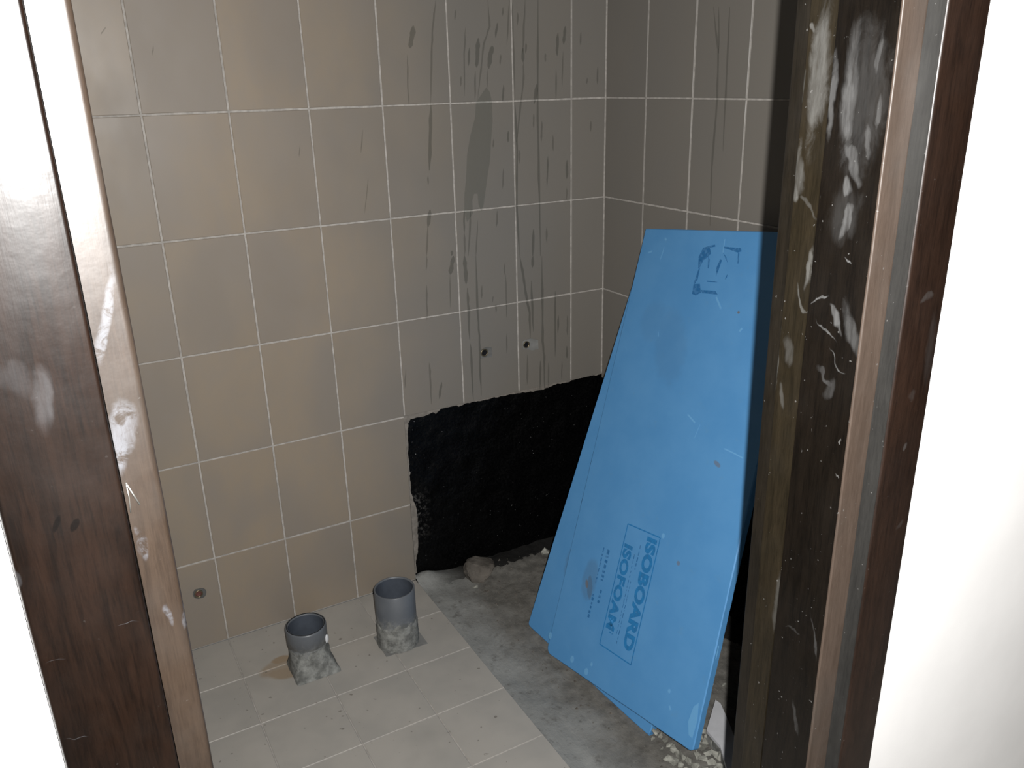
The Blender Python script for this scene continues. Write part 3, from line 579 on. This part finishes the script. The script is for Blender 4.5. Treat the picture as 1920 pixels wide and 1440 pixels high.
# frame round the lettering
fr = [(.201, .438), (.323, .440), (.321, .104), (.198, .107)]
on_board(b1, 'print_frame', [line_poly(fr[i], fr[(i+1) % 4], .0032) for i in range(4)], INK, fb, .0007)
# worn small print: thin broken rows between and beside the big words
rr = random.Random(5); rows = []
for a, t0, t1, w in ((.262, .40, .33, .004), (.249, .37, .16, .0025), (.257, .30, .13, .0025), (.152, .35, .26, .011), (.158, .24, .20, .008), (.132, .35, .25, .004), (.134, .22, .15, .009)):
    t = t0
    while t > t1:
        l = rr.uniform(.004, .014); rows.append(line_poly((a+rr.uniform(-.0008, .0008), t), (a, t-l), w*rr.uniform(.6, 1.1))); t -= l+rr.uniform(.002, .007)
on_board(b1, 'small_print', rows, FADE, fb)['kind'] = 'stuff'
on_board(b1, 'worn_stamp', LOGO, FADE, fb, .0006)['kind'] = 'stuff'
sc = []
for wd, P in SCRATCH:
    for i in range(len(P)-1): sc.append(line_poly(P[i], P[i+1], wd*.0011))
for (a, t), r in DOTS: sc.append([(a+r*.0011*math.cos(k*.7), t+r*.0014*math.sin(k*.7)) for k in range(9)])
on_board(b1, 'scuff', sc, SCR, fb, .0007)['kind'] = 'stuff'
# chipped lower right corner
ch = []
for i in range(9):
    t = i/8; ch.append((.538+.020*math.sin(t*3.1)-.012, .035+.085*t))
on_board(b1, 'edge_dent', [[(.553, .03), (.556, .075), (.549, .115), (.537, .10), (.531, .06), (.541, .032)]], SCR, fb, .0006)

# ------------------------------------------------------------ drain pipes
def ring_mesh(name, rings, m, parent, n=40, closed=False):
    v = []; f = []
    for c, r, z in rings:
        v += [(c[0]+r*math.cos(2*math.pi*i/n), c[1]+r*math.sin(2*math.pi*i/n), z) for i in range(n)]
    for j in range(len(rings)-1):
        for i in range(n):
            a = j*n+i; b = j*n+(i+1) % n; f.append((a, b, b+n, a+n))
    return from_py(name, v, f, m, parent, True)
def drain(loc, r, h, label, patch):
    t = tag(empty('drain_pipe', loc), label, 'pipe', 'grey drain pipes')
    o = (0, 0)
    ring_mesh('pipe', [(o, r-.0045, .006), (o, r-.0045, h-.001), (o, r-.0035, h), (o, r-.001, h), (o, r, h-.0012), (o, r, .004)], PVC, t)
    v = [(0, 0, .008)]+[((r-.0046)*math.cos(i*.314), (r-.0046)*math.sin(i*.314), .008) for i in range(20)]
    from_py('pipe_bottom', v, [(0, i+1, (i+1) % 20+1) for i in range(20)], DARK, t)
    ring_mesh('pipe_lining', [(o, r-.0047, .006), (o, r-.0047, h-.004)], PVC_IN, t)
    return t
p1 = drain((-1.150, -.243, 0), .0530, .1375, 'left grey plastic drain stub with a socket rim and white dab', None)
ring_mesh('collar', [((0, 0), .0528, .084), ((0, 0), .0552, .086), ((0, 0), .0552, .132), ((0, 0), .0542, .1375), ((0, 0), .0500, .1375)], PVC, p1)
# mortar skirt from round pipe to square cut
def skirt(parent, r, zt, hw, zb, rag, m, seed, n=48, cx=0, cy=0):
    v = []; f = []; K = 7
    for j in range(K+1):
        t = j/K
        for i in range(n):
            a = 2*math.pi*i/n; c, s_ = math.cos(a), math.sin(a); sq = hw/max(abs(c), abs(s_))
            q = t**1.7; rad = r*(1-q)+min(sq, hw*1.36)*q; z = zt*(1-t)**1.1+zb
            w1 = rag*mnoise.fractal(Vector((c*3+seed, s_*3, z*45)), 1, 2, 3)
            v.append((cx*q+c*(rad+w1), cy*q+s_*(rad+w1), z+(w1*2 if j == 0 else 0)))
    for j in range(K):
        for i in range(n): a = j*n+i; b = j*n+(i+1) % n; f.append((a, a+n, b+n, b))
    return from_py('mortar_skirt', v, f, m, parent, True)
skirt(p1, .0530, .078, .0620, .0006, .0024, MORTAR, 2, cx=.006, cy=-.006)
bm = bmesh.new(); bmesh.ops.create_icosphere(bm, subdivisions=2, radius=1)
for q in bm.verts: q.co = Vector((.0450+q.co.x*.006+q.co.y*.004, -.0325+q.co.y*.006, .094+q.co.z*.014))
from_bm('white_dab', bm, DAB, p1, True)
p2 = drain((-.8965, -.266, 0), .0575, .1805, 'right grey plastic drain stub, taller, crusted with cement near the bare screed', None)
vv = [(-.0575, -.052, 0), (.0675, -.058, 0), (.0675, .052, 0), (-.0575, .052, 0)]
prism('mortar_patch', [(x, y) for x, y, z in vv], .0002, .0016, MORTAR_F, p2)
v = []; f = []; n = 56
for j in range(13):
    for i in range(n):
        a = 2*math.pi*i/n; c, s_ = math.cos(a), math.sin(a); z = .0015+.0075*j
        top = .080+.034*mnoise.noise((c*2, s_*2, 8)); zz = min(z, max(.004, top))
        r = .0578+.0030*(1-zz/.10)+.0026*mnoise.fractal(Vector((c*5, s_*5, zz*70)), 1, 2, 4)
        if z > top: r = .0572
        v.append((c*r, s_*r, zz))
for j in range(12):
    for i in range(n): a = j*n+i; b = j*n+(i+1) % n; f.append((a, b, b+n, a+n))
from_py('cement_crust', v, f, MORTAR, p2, True)

# ------------------------------------------------------------ water outlets in the tiles
def outlet(loc, label, patch, rad, cap, pm, off=(0, 0)):
    t = tag(empty('water_outlet', loc), label, 'water outlet', 'capped water outlets')
    bm = bmesh.new(); vs = [bm.verts.new((x, -.0018+.001*mnoise.noise((x*300, z*300, loc[0])), z)) for x, z in patch]; bm.faces.new(vs)
    ex = bmesh.ops.extrude_face_region(bm, geom=bm.faces[:]); bmesh.ops.translate(bm, verts=[g for g in ex['geom'] if isinstance(g, bmesh.types.BMVert)], vec=(0, .003, 0))
    from_bm('mortar_patch', bm, pm or MORTAR_F, t)
    def lathe(name, prof, m):
        v = []; f = []; n = 24
        for r, y in prof: v += [(r*math.cos(2*math.pi*i/n), y, r*math.sin(2*math.pi*i/n)) for i in range(n)]
        for j in range(len(prof)-1):
            for i in range(n): a = j*n+i; b = j*n+(i+1) % n; f.append((a, b, b+n, a+n))
        return from_py(name, v, f, m, t, True)
    lathe('socket', [(rad, -.0015), (rad, -.0045), (rad*.86, -.0052), (rad*.74, -.0045), (rad*.70, -.0025)], BRASS)
    lathe('thread', [(rad*.72, -.0026), (rad*.6, -.0030), (rad*.52, -.0024), (rad*.02, -.0022)], cap)
    return t
outlet((-.449, 0, .730), 'brass-threaded water outlet in a squarish grey patch, left of the pair', [(-.013, -.018), (.002, -.017), (.026, -.020), (.027, .012), (.008, .016), (-.013, .012)], .0125, DARK, DAMPM)
outlet((-.297, 0, .730), 'brass-threaded water outlet with a pale smear, right of the pair', [(-.014, -.012), (.0, -.016), (.022, -.024), (.046, -.022), (.044, .008), (.016, .018), (-.012, .014)], .0115, DARK, None)
outlet((-1.3835, 0, .1785), 'round water outlet with reddish plug low beside the left jamb', [(.0155*math.cos(k*.5)+(.006 if math.cos(k*.5) > 0 else 0), .0165*math.sin(k*.5)-(.002 if math.cos(k*.5) > 0 else 0)) for k in range(12)], .0118, COPPER, DARKM)

# ------------------------------------------------------------ rubble
def hull_rock(name, loc, size, m, seed, n=16, flat=.8):
    r_ = random.Random(seed); bm = bmesh.new()
    for i in range(n):
        d = Vector((r_.gauss(0, 1), r_.gauss(0, 1), r_.gauss(0, 1))).normalized()
        bm.verts.new((d.x*size[0]*r_.uniform(.8, 1.05), d.y*size[1]*r_.uniform(.8, 1.05), d.z*size[2]*r_.uniform(.75, 1.05)))
    res = bmesh.ops.convex_hull(bm, input=bm.verts[:])
    bmesh.ops.delete(bm, geom=[q for q in bm.verts if not q.link_faces], context='VERTS')
    mn = min(q.co.z for q in bm.verts)
    for q in bm.verts: q.co.z -= mn
    o = from_bm(name, bm, m); o.location = loc; return o
rk = hull_rock('stone', (-.520, -.062, -.020), (.080, .056, .066), STONE, 34, 15)
bm = bmesh.new(); bm.from_mesh(rk.data); bmesh.ops.subdivide_edges(bm, edges=bm.edges[:], cuts=3, use_grid_fill=True); bmesh.ops.triangulate(bm, faces=bm.faces[:])
for _ in range(2): bmesh.ops.smooth_vert(bm, verts=bm.verts[:], factor=.5, use_axis_x=True, use_axis_y=True, use_axis_z=True)
for q in bm.verts: q.co += q.co.normalized()*.006*mnoise.fractal(q.co*38, 1, 2, 4)
bm.to_mesh(rk.data); bm.free()
tag(rk, 'large brown lump of mortar on the screed below the black wall', 'stone')
tag(hull_rock('stone', (-.285, -.085, -.012), (.022, .018, .020), CRUMB, 5), 'small pale stone on the floor behind the left edge of the blue boards', 'stone')
rr = random.Random(77)
for i, (x, y, z0, r, side) in enumerate(CRUMBS):
    z = max(screed_z(x, y)-.003, z0)
    o = hull_rock('mortar_crumb', (x, y, z), (r*rr.uniform(.8, 1.35), r*rr.uniform(.8, 1.3), r*rr.uniform(.8, 1.15)), CRUMB, 100+i, 12)
    o.rotation_euler = (0, 0, rr.uniform(0, 6))
    if side: tag(o, 'grey green crumb of broken mortar heaped right of the lettered board corner', 'rubble', 'crumbs right of the board corner')
    else: tag(o, 'pale crumb of broken mortar in the row under the lettered board edge', 'rubble', 'crumbs under the board edge')
for i, (x, y, r, l) in enumerate([(-.208, -.883, .008, 'round pale pebble on the bare floor right of the lettered board'), (-.240, -.868, .007, 'pale pebble just beside the right edge of the lettered board')]):
    tag(hull_rock('pebble', (x, y, screed_z(x, y)-.002), (r, r, r*.8), CRUMB, 300+i, 14), l, 'pebble')
tag(hull_rock('pebble', (-.575, -.128, -.013), (.012, .007, .006), CRUMB, 310, 14), 'thin pale flake lying in front of the large brown lump', 'pebble')
# broken white tile stood on the rubble
sh = [(x, y) for x, y in SHARD]
t = tag(empty('tile_shard', (-.30, -1.0, .0)), 'white broken tile piece beside the lower right corner of the lettered board', 'tile')
bm = bmesh.new()
vs = [bm.verts.new((x+.30, y+1.0, .045)) for x, y in sh]; bm.faces.new(vs)
ex = bmesh.ops.extrude_face_region(bm, geom=bm.faces[:]); bmesh.ops.translate(bm, verts=[g for g in ex['geom'] if isinstance(g, bmesh.types.BMVert)], vec=(0, 0, -.008))
from_bm('glazed_face', bm, WHITE, t)
bm = bmesh.new()
vs = [bm.verts.new(((x+.30)*.97, (y+1.0)*.97, .0375)) for x, y in sh]; bm.faces.new(vs)
ex = bmesh.ops.extrude_face_region(bm, geom=bm.faces[:]); bmesh.ops.translate(bm, verts=[g for g in ex['geom'] if isinstance(g, bmesh.types.BMVert)], vec=(0, 0, -.030))
from_bm('tile_body', bm, MORTAR, t)
# fine grit strewn over the screed
v = []; f = []; rr = random.Random(9)
for i in range(420):
    if i < 250: x, y = -.60+rr.random()*.2, -.15-rr.random()*1.0
    else: x, y = -.56+rr.random()**1.5*.4, -.03-rr.random()*.22
    if x < -.70: continue
    s_ = rr.uniform(.0012, .0034) if i % 6 else rr.uniform(.003, .0062); z = screed_z(x, y); b = len(v)
    for k in range(4): a = k*1.57+rr.random(); v.append((x+s_*math.cos(a)*rr.uniform(.6, 1.2), y+s_*math.sin(a), z-.001))
    v.append((x, y, z+s_*rr.uniform(.5, 1.1))); f += [(b, b+1, b+4), (b+1, b+2, b+4), (b+2, b+3, b+4), (b+3, b, b+4)]
g = from_py('grit', v, f, STONE); g['kind'] = 'stuff'; tag(g, 'fine grit and crumbs scattered over the bare screed', 'grit')

# bent bright pin caught on the left jamb edge
def tube(name, pts, r, m, parent):
    n = 8; v = []; f = []
    for i, p in enumerate(pts):
        p = Vector(p); d = (Vector(pts[min(i+1, len(pts)-1)])-Vector(pts[max(i-1, 0)])).normalized(); u = d.orthogonal().normalized(); w = d.cross(u)
        v += [p+u*r*math.cos(2*math.pi*k/n)+w*r*math.sin(2*math.pi*k/n) for k in range(n)]
    for i in range(len(pts)-1):
        for k in range(n): a = i*n+k; b = i*n+(k+1) % n; f.append((a, b, b+n, a+n))
    f += [tuple(range(n-1, -1, -1)), tuple(range((len(pts)-1)*n, len(pts)*n))]
    return from_py(name, v, f, m, parent, True)
pin = tag(empty('bent_pin', (-1.5571, -1.6425, 1.2794)), 'tiny bright bent metal pin stuck to the left jamb edge', 'pin')
tube('shank', [(0, 0, 0), (.0030, -.0012, -.0090), (.0058, -.0006, -.0176)], .0006, STEEL, pin)
tube('shank', [(0, 0, 0), (.0002, -.0006, -.0110), (-.0006, 0, -.0225)], .0004, STEEL, pin)
